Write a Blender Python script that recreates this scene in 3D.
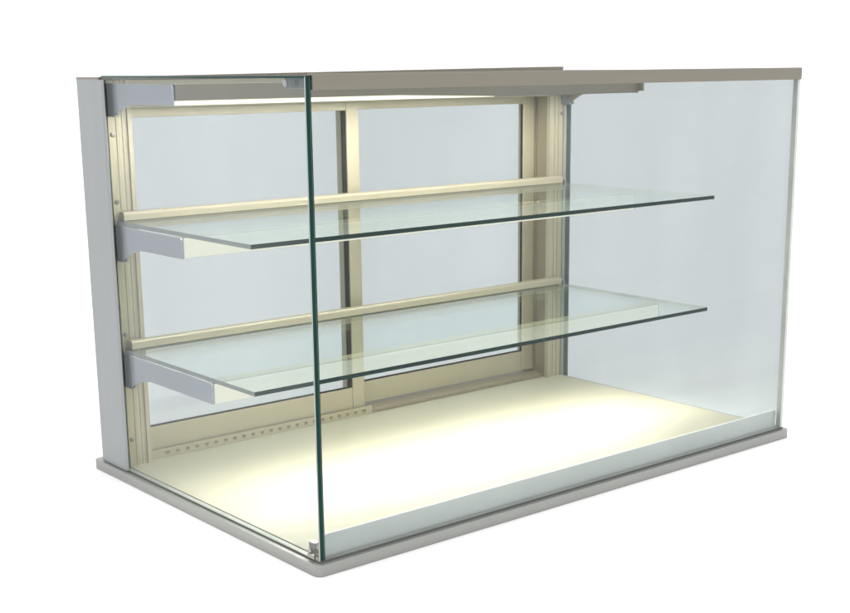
import bpy, bmesh, math, random
from mathutils import Vector, Matrix

random.seed(4)
for o in list(bpy.data.objects):
    bpy.data.objects.remove(o, do_unlink=True)
SC = bpy.context.scene
COL = SC.collection

# ------------------------------------------------------------------ camera
BASE = 0.0159                      # thickness of the base plate; part heights below count from its top
cam_data = bpy.data.cameras.new('camera')
cam = bpy.data.objects.new('camera', cam_data)
COL.objects.link(cam)
SC.camera = cam
cr = Vector((0.76704169, -0.64153822, -0.00870388))
cu = Vector((0.15415875, 0.17111421, 0.97311613))
cf = Vector((0.62280184, 0.74776242, -0.23015046))
cam.matrix_world = Matrix(((cr.x, cu.x, -cf.x, -0.8950048),
                           (cr.y, cu.y, -cf.y, -1.32460263),
                           (cr.z, cu.z, -cf.z, 0.62195744 + BASE),
                           (0, 0, 0, 1)))
cam_data.sensor_width = 36.0
cam_data.lens = 1323.248 * 36.0 / 850.0
cam_data.shift_x = -16.56 / 850.0
cam_data.shift_y = 72.35 / 850.0
cam_data.clip_start = 0.05
cam_data.clip_end = 500.0

# ------------------------------------------------------------------ white studio surround
world = bpy.data.worlds.new('World')
SC.world = world
world.use_nodes = True
bg = world.node_tree.nodes['Background']
bg.inputs['Color'].default_value = (1.0, 1.0, 1.0, 1)
bg.inputs['Strength'].default_value = 1.50

SC.view_settings.view_transform = 'Standard'
SC.view_settings.look = 'None'
SC.view_settings.exposure = 0.0
SC.view_settings.gamma = 1.0
SC.view_settings.use_curve_mapping = False
SC.cycles.max_bounces = 12
SC.cycles.diffuse_bounces = 4
SC.cycles.glossy_bounces = 6
SC.cycles.transparent_max_bounces = 64
SC.cycles.use_denoising = True
SC.cycles.sample_clamp_indirect = 6.0


# ------------------------------------------------------------------ materials
def new_mat(name):
    m = bpy.data.materials.new(name)
    m.use_nodes = True
    nt = m.node_tree
    b = nt.nodes['Principled BSDF']
    return m, nt, b


def metal(name, col, metallic=0.5, rough=0.4, grain=(1, 1, 1), var=0.06, bump=0.02, scale=60):
    """anodised aluminium: faint drawn grain in colour, gloss and surface"""
    m, nt, b = new_mat(name)
    N, L = nt.nodes, nt.links
    tc = N.new('ShaderNodeTexCoord')
    mp = N.new('ShaderNodeMapping')
    mp.inputs['Scale'].default_value = grain
    ns = N.new('ShaderNodeTexNoise')
    ns.inputs['Scale'].default_value = scale
    ns.inputs['Detail'].default_value = 4
    L.new(tc.outputs['Object'], mp.inputs['Vector'])
    L.new(mp.outputs['Vector'], ns.inputs['Vector'])
    rp = N.new('ShaderNodeMapRange')
    rp.inputs['To Min'].default_value = 1 - var
    rp.inputs['To Max'].default_value = 1 + var
    L.new(ns.outputs['Fac'], rp.inputs['Value'])
    mx = N.new('ShaderNodeVectorMath')
    mx.operation = 'SCALE'
    mx.inputs[0].default_value = col[:3]
    L.new(rp.outputs['Result'], mx.inputs['Scale'])
    L.new(mx.outputs['Vector'], b.inputs['Base Color'])
    rr = N.new('ShaderNodeMapRange')
    rr.inputs['To Min'].default_value = max(0.02, rough - 0.07)
    rr.inputs['To Max'].default_value = rough + 0.07
    L.new(ns.outputs['Fac'], rr.inputs['Value'])
    L.new(rr.outputs['Result'], b.inputs['Roughness'])
    bp = N.new('ShaderNodeBump')
    bp.inputs['Strength'].default_value = bump
    bp.inputs['Distance'].default_value = 0.002
    L.new(ns.outputs['Fac'], bp.inputs['Height'])
    L.new(bp.outputs['Normal'], b.inputs['Normal'])
    b.inputs['Metallic'].default_value = metallic
    return m


def glass(name, col, ior=1.5, rough=0.0, haze=0.035):
    """one face of a sheet of float glass: tinted see-through with a Fresnel reflection"""
    m = bpy.data.materials.new(name)
    m.use_nodes = True
    nt = m.node_tree
    N, L = nt.nodes, nt.links
    N.remove(N['Principled BSDF'])
    tr = N.new('ShaderNodeBsdfTransparent')
    # tint noise imitating faint pane reflections and cleaning haze: vertical drifts, finer wiped grain
    tc = N.new('ShaderNodeTexCoord')
    vals = []
    for sc, grain in ((1.0, (5.0, 5.0, 1.6)), (1.0, (40.0, 40.0, 9.0))):
        mp = N.new('ShaderNodeMapping')
        mp.inputs['Scale'].default_value = grain
        mp.inputs['Rotation'].default_value = (0.0, 0.25, 0.0)
        ns = N.new('ShaderNodeTexNoise')
        ns.inputs['Scale'].default_value = sc
        ns.inputs['Detail'].default_value = 3
        L.new(tc.outputs['Object'], mp.inputs['Vector'])
        L.new(mp.outputs['Vector'], ns.inputs['Vector'])
        vals.append(ns.outputs['Fac'])
    a1 = N.new('ShaderNodeMath'); a1.operation = 'MULTIPLY_ADD'
    a1.inputs[1].default_value = 2.2 * haze
    a1.inputs[2].default_value = 1.0 - 1.25 * haze
    L.new(vals[0], a1.inputs[0])
    a2 = N.new('ShaderNodeMath'); a2.operation = 'MULTIPLY_ADD'
    a2.inputs[1].default_value = 0.3 * haze
    L.new(vals[1], a2.inputs[0])
    L.new(a1.outputs[0], a2.inputs[2])
    sv = N.new('ShaderNodeVectorMath'); sv.operation = 'SCALE'
    sv.inputs[0].default_value = col
    L.new(a2.outputs[0], sv.inputs['Scale'])
    L.new(sv.outputs['Vector'], tr.inputs['Color'])
    gl = N.new('ShaderNodeBsdfGlossy')
    gl.inputs['Roughness'].default_value = rough
    gl.inputs['Color'].default_value = (0.95, 0.98, 0.97, 1)
    fr = N.new('ShaderNodeFresnel')
    fr.inputs['IOR'].default_value = ior
    geo = N.new('ShaderNodeNewGeometry')      # the fresnel of the inner side as from air
    mi = N.new('ShaderNodeMix')
    L.new(geo.outputs['Backfacing'], mi.inputs[0])
    mi.inputs[2].default_value = ior
    mi.inputs[3].default_value = 1.0 / ior
    L.new(mi.outputs[0], fr.inputs['IOR'])
    mx = N.new('ShaderNodeMixShader')
    L.new(fr.outputs['Fac'], mx.inputs['Fac'])
    L.new(tr.outputs['BSDF'], mx.inputs[1])
    L.new(gl.outputs['BSDF'], mx.inputs[2])
    L.new(mx.outputs['Shader'], N['Material Output'].inputs['Surface'])
    return m


def plain(name, col, rough=0.5, metallic=0.0, var=0.04, scale=40, coat=0.0, spec=None):
    m = metal(name, col, metallic, rough, (1, 1, 1), var, 0.01, scale)
    if spec is not None:
        m.node_tree.nodes['Principled BSDF'].inputs['Specular IOR Level'].default_value = spec
    if coat:
        m.node_tree.nodes['Principled BSDF'].inputs['Coat Weight'].default_value = coat
    return m


def lamp_mat(name, col, strength):
    m, nt, b = new_mat(name)
    b.inputs['Base Color'].default_value = (0.8, 0.78, 0.7, 1)
    b.inputs['Emission Color'].default_value = (*col, 1)
    b.inputs['Emission Strength'].default_value = strength
    return m


WARM = (1.0, 0.94, 0.82)
M = dict(
    silver=metal('silver anodised aluminium', (0.255, 0.270, 0.275), 0.4, 0.38, (1, 1, 0.03), 0.10),
    base=metal('aluminium base edge', (0.265, 0.268, 0.258), 0.4, 0.38, (0.05, 0.05, 1), 0.06),
    taupe=metal('champagne aluminium trim', (0.190, 0.173, 0.141), 0.5, 0.36, (0.04, 1, 1), 0.05),
    frame=metal('led-tinted aluminium frame', (0.42, 0.385, 0.29), 0.35, 0.40, (1, 1, 0.05), 0.05),  # silver metal with the LEDs' warm light painted into its colour
    frame_h=metal('led-tinted aluminium rail', (0.42, 0.385, 0.29), 0.35, 0.40, (0.05, 1, 1), 0.05),  # same painted-in LED warmth, grain running lengthwise
    bracket=metal('bracket grey lacquer', (0.50, 0.51, 0.56), 0.25, 0.42, (1, 0.2, 1), 0.04),
    bracket_dark=metal('bracket clip dark grey', (0.20, 0.215, 0.235), 0.4, 0.4, (1, 1, 1), 0.05),
    sill=metal('front sill grey', (0.84, 0.85, 0.81), 0.0, 0.5, (0.05, 1, 1), 0.04),
    deck=plain('cream laminate deck', (0.372, 0.352, 0.284), 0.6, 0.0, 0.035, 55),
    dark=plain('dark gasket rubber', (0.012, 0.013, 0.012), 0.7, 0.0, 0.1, 80, 0.0, 0.15),
    grey_seal=plain('grey silicone seal', (0.11, 0.11, 0.10), 0.6, 0.0, 0.1, 80),
    slot=plain('olive slot backing', (0.05, 0.045, 0.03), 0.7, 0.0, 0.1, 80),
    brown_shade=metal('brown track and painted shade', (0.25, 0.215, 0.16), 0.3, 0.4, (1, 1, 0.05), 0.08),  # brown for the shade painted on the posts; also colours the bottom track
    hood=metal('pale champagne light bar', (0.255, 0.232, 0.187), 0.4, 0.4, (0.05, 1, 1), 0.05),
    screw=metal('screw steel', (0.30, 0.29, 0.27), 0.9, 0.3, (1, 1, 1), 0.1),
    pane=glass('clear tinted glass', (0.802, 0.819, 0.824), 1.28),
    door_pane=glass('door glass', (0.806, 0.825, 0.829), 1.28),
    shelf=glass('shelf glass', (0.955, 0.985, 0.972), 1.5, 0.0, 0.012),
    edge=plain('dark green glass edge', (0.004, 0.034, 0.027), 0.15, 0.0, 0.3, 25, 0.0, 0.12),
    edge_pale=plain('ground grey glass edge', (0.33, 0.345, 0.33), 0.35, 0.0, 0.15, 30),
    edge_clear=plain('polished pale glass edge', (0.46, 0.49, 0.475), 0.2, 0.0, 0.15, 30),
    led=lamp_mat('warm led array', WARM, 180.0),
    led_mid=lamp_mat('warm upper shelf led array', WARM, 26.0),
    led_low=lamp_mat('warm lower shelf led array', WARM, 150.0),
    glow=lamp_mat('lit diffuser lens', (1.0, 0.89, 0.56), 1.3),
    glow_low=lamp_mat('dim lit diffuser face', (1.0, 0.93, 0.72), 0.38),
    ground=plain('white paper sweep', (0.95, 0.95, 0.95), 0.7, 0.0, 0.004, 6),
)


# ------------------------------------------------------------------ geometry helpers
class MB:
    """collects bevelled boxes, prisms and turned shapes into one mesh"""

    def __init__(self):
        self.bm = bmesh.new()

    def _merge(self, b2, mat=0):
        me = bpy.data.meshes.new('tmp')
        for f in b2.faces:
            f.material_index = mat if f.material_index == 0 else f.material_index
        b2.to_mesh(me)
        b2.free()
        self.bm.from_mesh(me)
        bpy.data.meshes.remove(me)

    def box(self, x0, x1, y0, y1, z0, z1, bev=0.0008, seg=2, mat=0):
        b = bmesh.new()
        vs = [b.verts.new((x, y, z)) for z in (z0, z1) for y in (y0, y1) for x in (x0, x1)]
        for q in ((0, 2, 3, 1), (4, 5, 7, 6), (0, 1, 5, 4), (2, 6, 7, 3), (0, 4, 6, 2), (1, 3, 7, 5)):
            b.faces.new([vs[i] for i in q])
        if bev > 0:
            bmesh.ops.bevel(b, geom=list(b.edges), offset=bev, segments=seg, profile=0.5, affect='EDGES')
        self._merge(b, mat)
        return self

    def sheet(self, x0, x1, y0, y1, z0, z1, mats):
        """glass sheet: mats = slot of each side (-x,+x,-y,+y,-z,+z)"""
        b = bmesh.new()
        vs = [b.verts.new((x, y, z)) for z in (z0, z1) for y in (y0, y1) for x in (x0, x1)]
        for q, k in zip(((0, 4, 6, 2), (1, 3, 7, 5), (0, 1, 5, 4), (2, 6, 7, 3), (0, 2, 3, 1), (4, 5, 7, 6)), range(6)):
            f = b.faces.new([vs[i] for i in q])
            f.material_index = mats[k]
        self._merge(b)
        return self

    def prism(self, pts, axis, a0, a1, bev=0.0008, mat=0):
        """closed outline extruded along an axis; pts are the two other coordinates in order"""
        def P(p, a):
            if axis == 'x':
                return (a, p[0], p[1])
            if axis == 'y':
                return (p[0], a, p[1])
            return (p[0], p[1], a)
        b = bmesh.new()
        lo = [b.verts.new(P(p, a0)) for p in pts]
        hi = [b.verts.new(P(p, a1)) for p in pts]
        n = len(pts)
        b.faces.new(lo[::-1])
        b.faces.new(hi)
        for i in range(n):
            b.faces.new((lo[i], lo[(i + 1) % n], hi[(i + 1) % n], hi[i]))
        bmesh.ops.recalc_face_normals(b, faces=list(b.faces))
        if bev > 0:
            caps = [e for e in b.edges if len(e.link_faces) == 2 and
                    any(len(f.verts) == n for f in e.link_faces) and n > 4]
            if caps:
                bmesh.ops.bevel(b, geom=caps, offset=bev, segments=2, profile=0.5, affect='EDGES')
        self._merge(b, mat)
        return self

    def disc(self, c, axis, r, h, seg=20, mat=0):
        """low domed round head pointing along +/- an axis"""
        b = bmesh.new()
        rings = [(r, 0), (r, h * 0.55), (r * 0.8, h * 0.88), (r * 0.4, h)]
        d = Vector(axis)
        u = Vector((0, 0, 1)) if abs(d.z) < 0.5 else Vector((1, 0, 0))
        v = d.cross(u)
        rr = []
        for rad, hh in rings:
            rr.append([b.verts.new(Vector(c) + d * hh + u * rad * math.cos(t) + v * rad * math.sin(t))
                       for t in [2 * math.pi * i / seg for i in range(seg)]])
        for a, e in zip(rr, rr[1:]):
            for i in range(seg):
                b.faces.new((a[i], a[(i + 1) % seg], e[(i + 1) % seg], e[i]))
        b.faces.new(rr[-1])
        b.faces.new(rr[0][::-1])
        bmesh.ops.recalc_face_normals(b, faces=list(b.faces))
        self._merge(b, mat)
        return self

    def build(self, name, mats, parent=None, smooth=False):
        me = bpy.data.meshes.new(name)
        for v in self.bm.verts:
            v.co.z += BASE
        self.bm.to_mesh(me)
        self.bm.free()
        for m in (mats if isinstance(mats, (list, tuple)) else [mats]):
            me.materials.append(m)
        if smooth:
            for p in me.polygons:
                p.use_smooth = True
        o = bpy.data.objects.new(name, me)
        COL.objects.link(o)
        if parent is not None:
            o.parent = parent
        return o


# ------------------------------------------------------------------ the setting
g = MB()
g.bm.faces.new([g.bm.verts.new(p) for p in ((-80, -80, -BASE), (80, -80, -BASE), (80, 80, -BASE), (-80, 80, -BASE))])
ground = g.build('ground', M['ground'])
ground['kind'] = 'structure'
ground['label'] = 'plain seamless white studio surface under the glass display case'

# ------------------------------------------------------------------ the display case
case = bpy.data.objects.new('display_case', None)
COL.objects.link(case)
case.empty_display_size = 0.2
case['label'] = 'glass countertop display case with two glass shelves on a grey aluminium base'
case['category'] = 'display case'

W, D, H, E, T = 1.0, 0.633, 0.612, 0.009, 0.008
YB = 0.55                       # front of the rear frame

# base plate: rounded corners in plan, thin lip on top
r = 0.010
pts = []
for cx, cy, a0 in ((W - r, r, -90), (W - r, D + 0.012 - r, 0), (r, D + 0.012 - r, 90), (r, r, 180)):
    for k in range(7):
        a = math.radians(a0 + 15 * k)
        pts.append((cx + r * math.cos(a), cy + r * math.sin(a)))
b = MB()
b.prism(pts, 'z', -BASE, 0.0, 0.0014)
base = b.build('base_plate', M['base'], case)
gk = MB()
gk.box(0.0085, 0.0172, 0.0088, YB, 0.0004, 0.0024, 0.0003)
gk.box(0.9828, 0.9915, 0.0088, YB, 0.0004, 0.0024, 0.0003)
gk.box(0.0176, 0.9824, 0.0088, 0.0172, 0.0004, 0.0024, 0.0003)
gk.build('gasket', M['grey_seal'], base)

dk = MB()
dk.box(0.0176, 0.9824, 0.0215, 0.612, 0.0005, 0.0042, 0.0008)
dk.build('deck', M['deck'], case)

# front sill: grey upstand behind the glass
s = MB()
s.box(0.0186, 0.9814, 0.0182, 0.0208, 0.0006, 0.0335, 0.0004)
s.build('front_sill', M['sill'], case)

# glass panels (large faces clear, cut edges dark green)
zb = 0.0027
def side_glass(xo, xi, name_mats):
    # cut edges with a ground arris along the front and a polished bevel along the outer top
    m = MB()
    bm = m.bm
    sg = 1 if xi > xo else -1
    a, tb, yb_ = 0.0011, 0.0030, YB - 0.001
    V = lambda x, y, z: bm.verts.new((x, y, z))
    plan = [(xo, E + a), (xo + sg * a, E), (xi - sg * a, E), (xi, E + a), (xi, yb_), (xo, yb_)]
    lo = [V(x, y, zb) for x, y in plan]
    hi = [V(x, y, H - (tb if abs(x - xo) < 1e-6 else 0.0)) for x, y in plan]
    top = [V(xo + sg * tb, E, H), V(xo + sg * tb, yb_, H)]
    slots = (2, 1, 2, 0, 1, 0)
    for i in range(6):
        j = (i + 1) % 6
        f = bm.faces.new((lo[i], lo[j], hi[j], hi[i]))
        f.material_index = slots[i]
    f = bm.faces.new((hi[0], hi[5], top[1], top[0], hi[1])); f.material_index = 1
    f = bm.faces.new((top[0], top[1], hi[4], hi[3], hi[2])); f.material_index = 1
    f = bm.faces.new((hi[1], top[0], hi[2])); f.material_index = 1
    f = bm.faces.new((hi[4], top[1], hi[5])); f.material_index = 1
    f = bm.faces.new(lo); f.material_index = 2
    bmesh.ops.recalc_face_normals(bm, faces=list(bm.faces))
    return m.build('side_panel', name_mats, case)


left_glass = side_glass(E, E + T, [M['pane'], M['edge'], M['edge_pale']])
right_glass = side_glass(W - E, W - E - T, [M['pane'], M['edge_clear'], M['edge_pale']])
p = MB(); p.sheet(E + T + 0.0006, W - E - T - 0.0006, E, E + T, zb, H, (1, 2, 0, 0, 2, 1))
p.build('front_panel', [M['pane'], M['edge'], M['edge_pale']], case)

# champagne channel capping the front glass
t = MB()
t.prism([(E - 0.0022, 0.5950), (E + T + 0.0022, 0.5950), (E + T + 0.0022, 0.6128), (E + T + 0.0010, 0.6142),
         (E - 0.0010, 0.6142), (E - 0.0022, 0.6128)], 'x', E + T + 0.002, W - E, 0.0012)
trim = t.build('front_trim', M['taupe'], case)

# corner clamps
c = MB()
c.box(E + T + 0.0004, E + T + 0.0045, 0.024, 0.066, 0.5965, 0.6105, 0.0012)
c.disc((E + T + 0.0046, 0.050, 0.603), (1, 0, 0), 0.004, 0.002)
c.disc((E - 0.0002, 0.050, 0.603), (-1, 0, 0), 0.0045, 0.0016)
c.build('corner_clamp', M['silver'], case)
c = MB()
c.box(E + T + 0.0015, E + T + 0.010, 0.034, 0.0475, 0.0046, 0.018, 0.0012)
c.disc((E + T + 0.006, 0.0335, 0.012), (0, -1, 0), 0.0045, 0.003)
c.disc((E - 0.0002, 0.030, 0.012), (-1, 0, 0), 0.0035, 0.0016)
c.box(E - 0.003, E + 0.0008 - 0.001, 0.018, 0.034, 0.003, 0.009, 0.0008)
c.build('corner_clamp', M['screw'], case)


# rear posts: extruded aluminium with door tracks and ribbed face
def post(mirror):
    x = lambda v: (W - v) if mirror else v
    out = [(0.009, 0.550), (0.0165, 0.550), (0.0165, 0.5515), (0.0180, 0.5515), (0.0180, 0.550), (0.0300, 0.550),
           (0.0300, 0.5512), (0.0312, 0.5512), (0.0312, 0.550), (0.0400, 0.550), (0.0400, 0.5512), (0.0412, 0.5512),
           (0.0412, 0.550), (0.0490, 0.550), (0.0490, 0.5470), (0.0560, 0.5470), (0.0560, 0.5560), (0.0530, 0.5560),
           (0.0530, 0.5850), (0.0440, 0.5850), (0.0440, 0.5890), (0.0530, 0.5890), (0.0530, 0.6120), (0.0545, 0.6120),
           (0.0545, 0.6230), (0.0150, 0.6230), (0.0105, 0.6215), (0.0090, 0.6170)]
    m = MB()
    m.prism([(x(a), bb) for a, bb in out], 'z', 0.0004, 0.6055, 0)
    return m


def screw(y, zz, xx, par, axis=(0, -1, 0), rad=0.0038):
    q = MB()
    q.disc((xx, y, zz), axis, rad, 0.0022)
    q.box(xx - rad * 0.6, xx + rad * 0.6, y - 0.0026, y - 0.0018, zz - 0.0005, zz + 0.0005, 0)
    return q.build('screw', M['screw'], par)


lp = post(False).build('corner_post', [M['frame']], case)
rp = post(True).build('corner_post', [M['frame']], case)
# silver outer skins of the posts
k = MB(); k.box(0.0062, 0.0088, 0.5385, 0.6235, 0.0006, 0.6060, 0.0009)
k.box(0.0062, 0.0088, 0.5335, 0.5382, 0.0028, 0.6060, 0.0009)
k.build('cover_strip', M['silver'], lp)
k = MB(); k.box(0.9912, 0.9938, 0.5385, 0.6235, 0.0006, 0.6060, 0.0009)
k.build('cover_strip', M['silver'], rp)
for par, xa in ((lp, 0.0532), (rp, W - 0.0532 - 0.0009)):  # thin dark faces added to paint shade onto the posts' track sides
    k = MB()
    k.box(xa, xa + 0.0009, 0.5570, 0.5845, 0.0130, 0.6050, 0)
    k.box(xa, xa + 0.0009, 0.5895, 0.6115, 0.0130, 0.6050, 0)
    k.build('painted_track_shade', M['brown_shade'], par)
for zz in (0.525, 0.424, 0.218, 0.048):
    screw(0.5499, zz, 0.0245, lp)
for zz in (0.530, 0.396, 0.196, 0.112):
    screw(0.5499, zz, 0.9780, rp)

# header across the top of the rear frame
h = MB()
h.box(0.0562, 0.9438, 0.5500, 0.6230, 0.5630, 0.6056, 0.001)
header = h.build('header_rail', M['frame_h'], case)
h = MB()
h.prism([(0.0062, 0.6062), (0.9795, 0.6062), (0.9795, 0.6185), (0.0062, 0.6098)], 'y', 0.5480, 0.6240, 0.0)
h.build('top_cap', M['taupe'], header)
h = MB()
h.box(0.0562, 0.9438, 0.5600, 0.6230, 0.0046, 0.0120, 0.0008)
track = h.build('bottom_track', M['brown_shade'], case)


# sliding doors
def door(x0, x1, y0, stile_l, stile_r, zlo, zhi, gasket):
    d_ = MB()
    y1 = y0 + 0.015
    zt0, zb1 = zhi - 0.014, zlo + 0.040
    d_.box(x0, x0 + stile_l, y0, y1, zlo, zhi, 0.0012)
    d_.box(x1 - stile_r, x1, y0, y1, zlo, zhi, 0.0012)
    d_.box(x0 + stile_l + 0.0002, x1 - stile_r - 0.0002, y0 + 0.0006, y1, zlo, zb1, 0.0010)
    d_.box(x0 + stile_l + 0.0002, x1 - stile_r - 0.0002, y0 + 0.0006, y1, zt0, zhi, 0.0010)
    o = d_.build('sliding_door', M['frame'], case)
    q = MB()
    q.sheet(x0 + stile_l - 0.002, x1 - stile_r + 0.002, y0 + 0.006, y0 + 0.010, zb1 - 0.002, zt0 + 0.002, (0,) * 6)
    q.build('pane', M['door_pane'], o)
    q = MB()
    a, b_ = x0 + stile_l, x1 - stile_r
    q.box(a + 0.0004, b_ - 0.0004, y0 + 0.0022, y0 + 0.0055, zb1 + 0.0002, zb1 + 0.0024, 0.0003)
    if gasket:
        q.box(b_ - 0.0078, b_ - 0.0006, y0 + 0.0016, y0 + 0.0055, zb1 + 0.0030, zt0 - 0.0008, 0.0005)
    else:
        q.box(b_ - 0.0030, b_ - 0.0004, y0 + 0.0022, y0 + 0.0055, zb1 + 0.0030, zt0 - 0.0008, 0.0004)
    q.build('seal', M['dark'], o)
    return o


dl = door(0.0535, 0.4985, 0.5680, 0.0105, 0.0265, 0.0160, 0.5625, True)
dr = door(0.4770, 0.9455, 0.5920, 0.0270, 0.0300, 0.0160, 0.5625, False)

# vent strip with square slots along the deck's rear edge
v = MB()
x0, x1, y0, y1 = 0.058, 0.508, 0.5595, 0.5630
v.box(x0, x1, y0, y1, 0.0046, 0.0082, 0)
v.box(x0, x1, y0, y1, 0.0136, 0.0185, 0)
n = 23
for i in range(n + 1):
    xx = x0 + 0.024 + (x1 - x0 - 0.034) * i / n
    if i == 0:
        v.box(x0, xx + 0.004, y0, y1, 0.00825, 0.01355, 0)
    elif i == n:
        v.box(xx - 0.004, x1, y0, y1, 0.00825, 0.01355, 0)
    else:
        v.box(xx - 0.0056, xx + 0.0056, y0, y1, 0.00825, 0.01355, 0)
vent = v.build('vent_strip', M['frame_h'], case)
v = MB()
v.box(x0 + 0.002, x1 - 0.002, 0.5633, 0.5645, 0.0048, 0.0180, 0)
v.build('slot_backing', M['slot'], vent)


# brackets: mounting clip on the post and an arm reaching forward
def bracket(xa, xb, ztop, yend, zclip, drop=0.031, mat='bracket'):
    zlow = ztop - drop
    pts = [(yend, zlow), (yend, ztop - 0.004), (yend + 0.003, ztop - 0.0005), (0.520, ztop), (0.5265, ztop), (0.5265, zclip + 0.004)]
    # curved underside running into the clip
    y0, y1 = 0.455, 0.5265
    for i in range(9):
        s_ = i / 8.0
        yy = y1 + (y0 - y1) * s_
        zz = zlow - (zlow - zclip - 0.004) * (1 - s_) ** 2.0
        if i > 0:
            pts.append((yy, zz))
    m = MB()
    m.prism(pts, 'x', xa, xb, 0.0007)
    o = m.build('bracket', M[mat], case)
    m = MB()
    m.box(xa - 0.001, xb + 0.004, 0.5270, 0.5490, zclip, ztop + 0.001, 0.0012)
    m.box(xa + 0.0005, xb + 0.002, 0.5200, 0.5265, zclip + 0.003, zclip + 0.0055, 0.0005)
    m.build('mount_clip', M['bracket_dark'], o)
    return o


bracket(0.0185, 0.0225, 0.600, 0.350, 0.552, 0.029)
bracket(0.0185, 0.0225, 0.3885, 0.346, 0.334)
bracket(0.0185, 0.0225, 0.1885, 0.280, 0.135)
bracket(0.9775, 0.9815, 0.592, 0.341, 0.546, 0.018, 'hood')


# light bars: aluminium channel, led array tilted forward inside it, diffuser lens on the front
def light_bar(y, zlo, zhi, x0, x1, lx1, mat, led, lens, lens_h, depth, taper=0.0, tilt=0.0090):
    m = MB()
    zt = zlo + 0.010
    m.prism([(y + 0.002, zlo - 0.0004), (y + 0.002, zhi), (y + depth, zhi), (y + depth, zlo), (y + depth - 0.002, zlo),
             (y + depth - 0.002, zt + 0.002), (y + 0.0035, zt + 0.002), (y + 0.0035, zlo - 0.0004)], 'x', x0, x1, 0.0)
    m.box(x0 - 0.0001, x0 + 0.0026, y + 0.002, y + depth, zlo - 0.0004, zhi - 0.0001, 0.0003)
    m.box(x1 - 0.0026, x1 + 0.0001, y + 0.0005, y + depth, zlo - 0.0004, zhi - 0.0001, 0.0003)
    o = m.build('light_bar', mat, case)
    m = MB()
    m.prism([(y + tilt, zt - 0.0005), (y + 0.0195, zlo + 0.0008), (y + 0.0205, zlo + 0.0020), (y + 0.0205, zt + 0.001), (y + tilt, zt + 0.001)], 'x', x0 + 0.0045, x1 - 0.0045, 0.0)
    m.build('led_strip', led, o)
    m = MB()
    if taper:           # lens shape thins out to imitate its glow fading along the bar
        m.prism([(x0 + 0.0004, zlo), (lx1, zlo), (lx1, zlo + 0.0006), (lx1 - taper, zlo + lens_h), (x0 + 0.0004, zlo + lens_h)], 'y', y, y + 0.0018, 0.0)
    else:
        m.box(x0 + 0.0004, lx1, y, y + 0.0018, zlo, zlo + lens_h, 0.0004)
    m.build('diffuser', lens, o)
    return o


light_bar(0.350, 0.5712, 0.6000, 0.0228, 0.9770, 0.620, M['hood'], M['led'], M['glow'], 0.0062, 0.045, 0.20, 0.0125)
light_bar(0.346, 0.3585, 0.3882, 0.0228, 0.9700, 0.968, M['frame_h'], M['led_mid'], M['glow_low'], 0.0285, 0.026)
light_bar(0.280, 0.1580, 0.1882, 0.0228, 0.9700, 0.968, M['frame_h'], M['led_low'], M['glow_low'], 0.0285, 0.026)


# glass shelves with their rear support rail
def shelf(z, y0, y1):
    m = MB()
    m.sheet(0.020, 0.971, y0, y1, z - 0.0062, z, (2, 2, 1, 1, 0, 0))
    o = m.build('shelf', [M['shelf'], M['edge'], M['edge_pale']], case)
    m = MB()
    m.prism([(0.5320, z + 0.0006), (0.5460, z + 0.0006), (0.5460, z + 0.0135), (0.5360, z + 0.0135), (0.5340, z + 0.0128),
             (0.5325, z + 0.0112), (0.5320, z + 0.0092)], 'x', 0.026, 0.966, 0.0)
    m.build('rear_rail', M['frame_h'], o)
    m = MB()
    m.box(0.9715, 0.9770, 0.5330, 0.5480, z - 0.0100, z + 0.0060, 0.0010)
    m.build('shelf_clip', M['bracket_dark'], o)
    return o


shelf(0.3960, 0.162, 0.545)
shelf(0.1960, 0.168, 0.545)
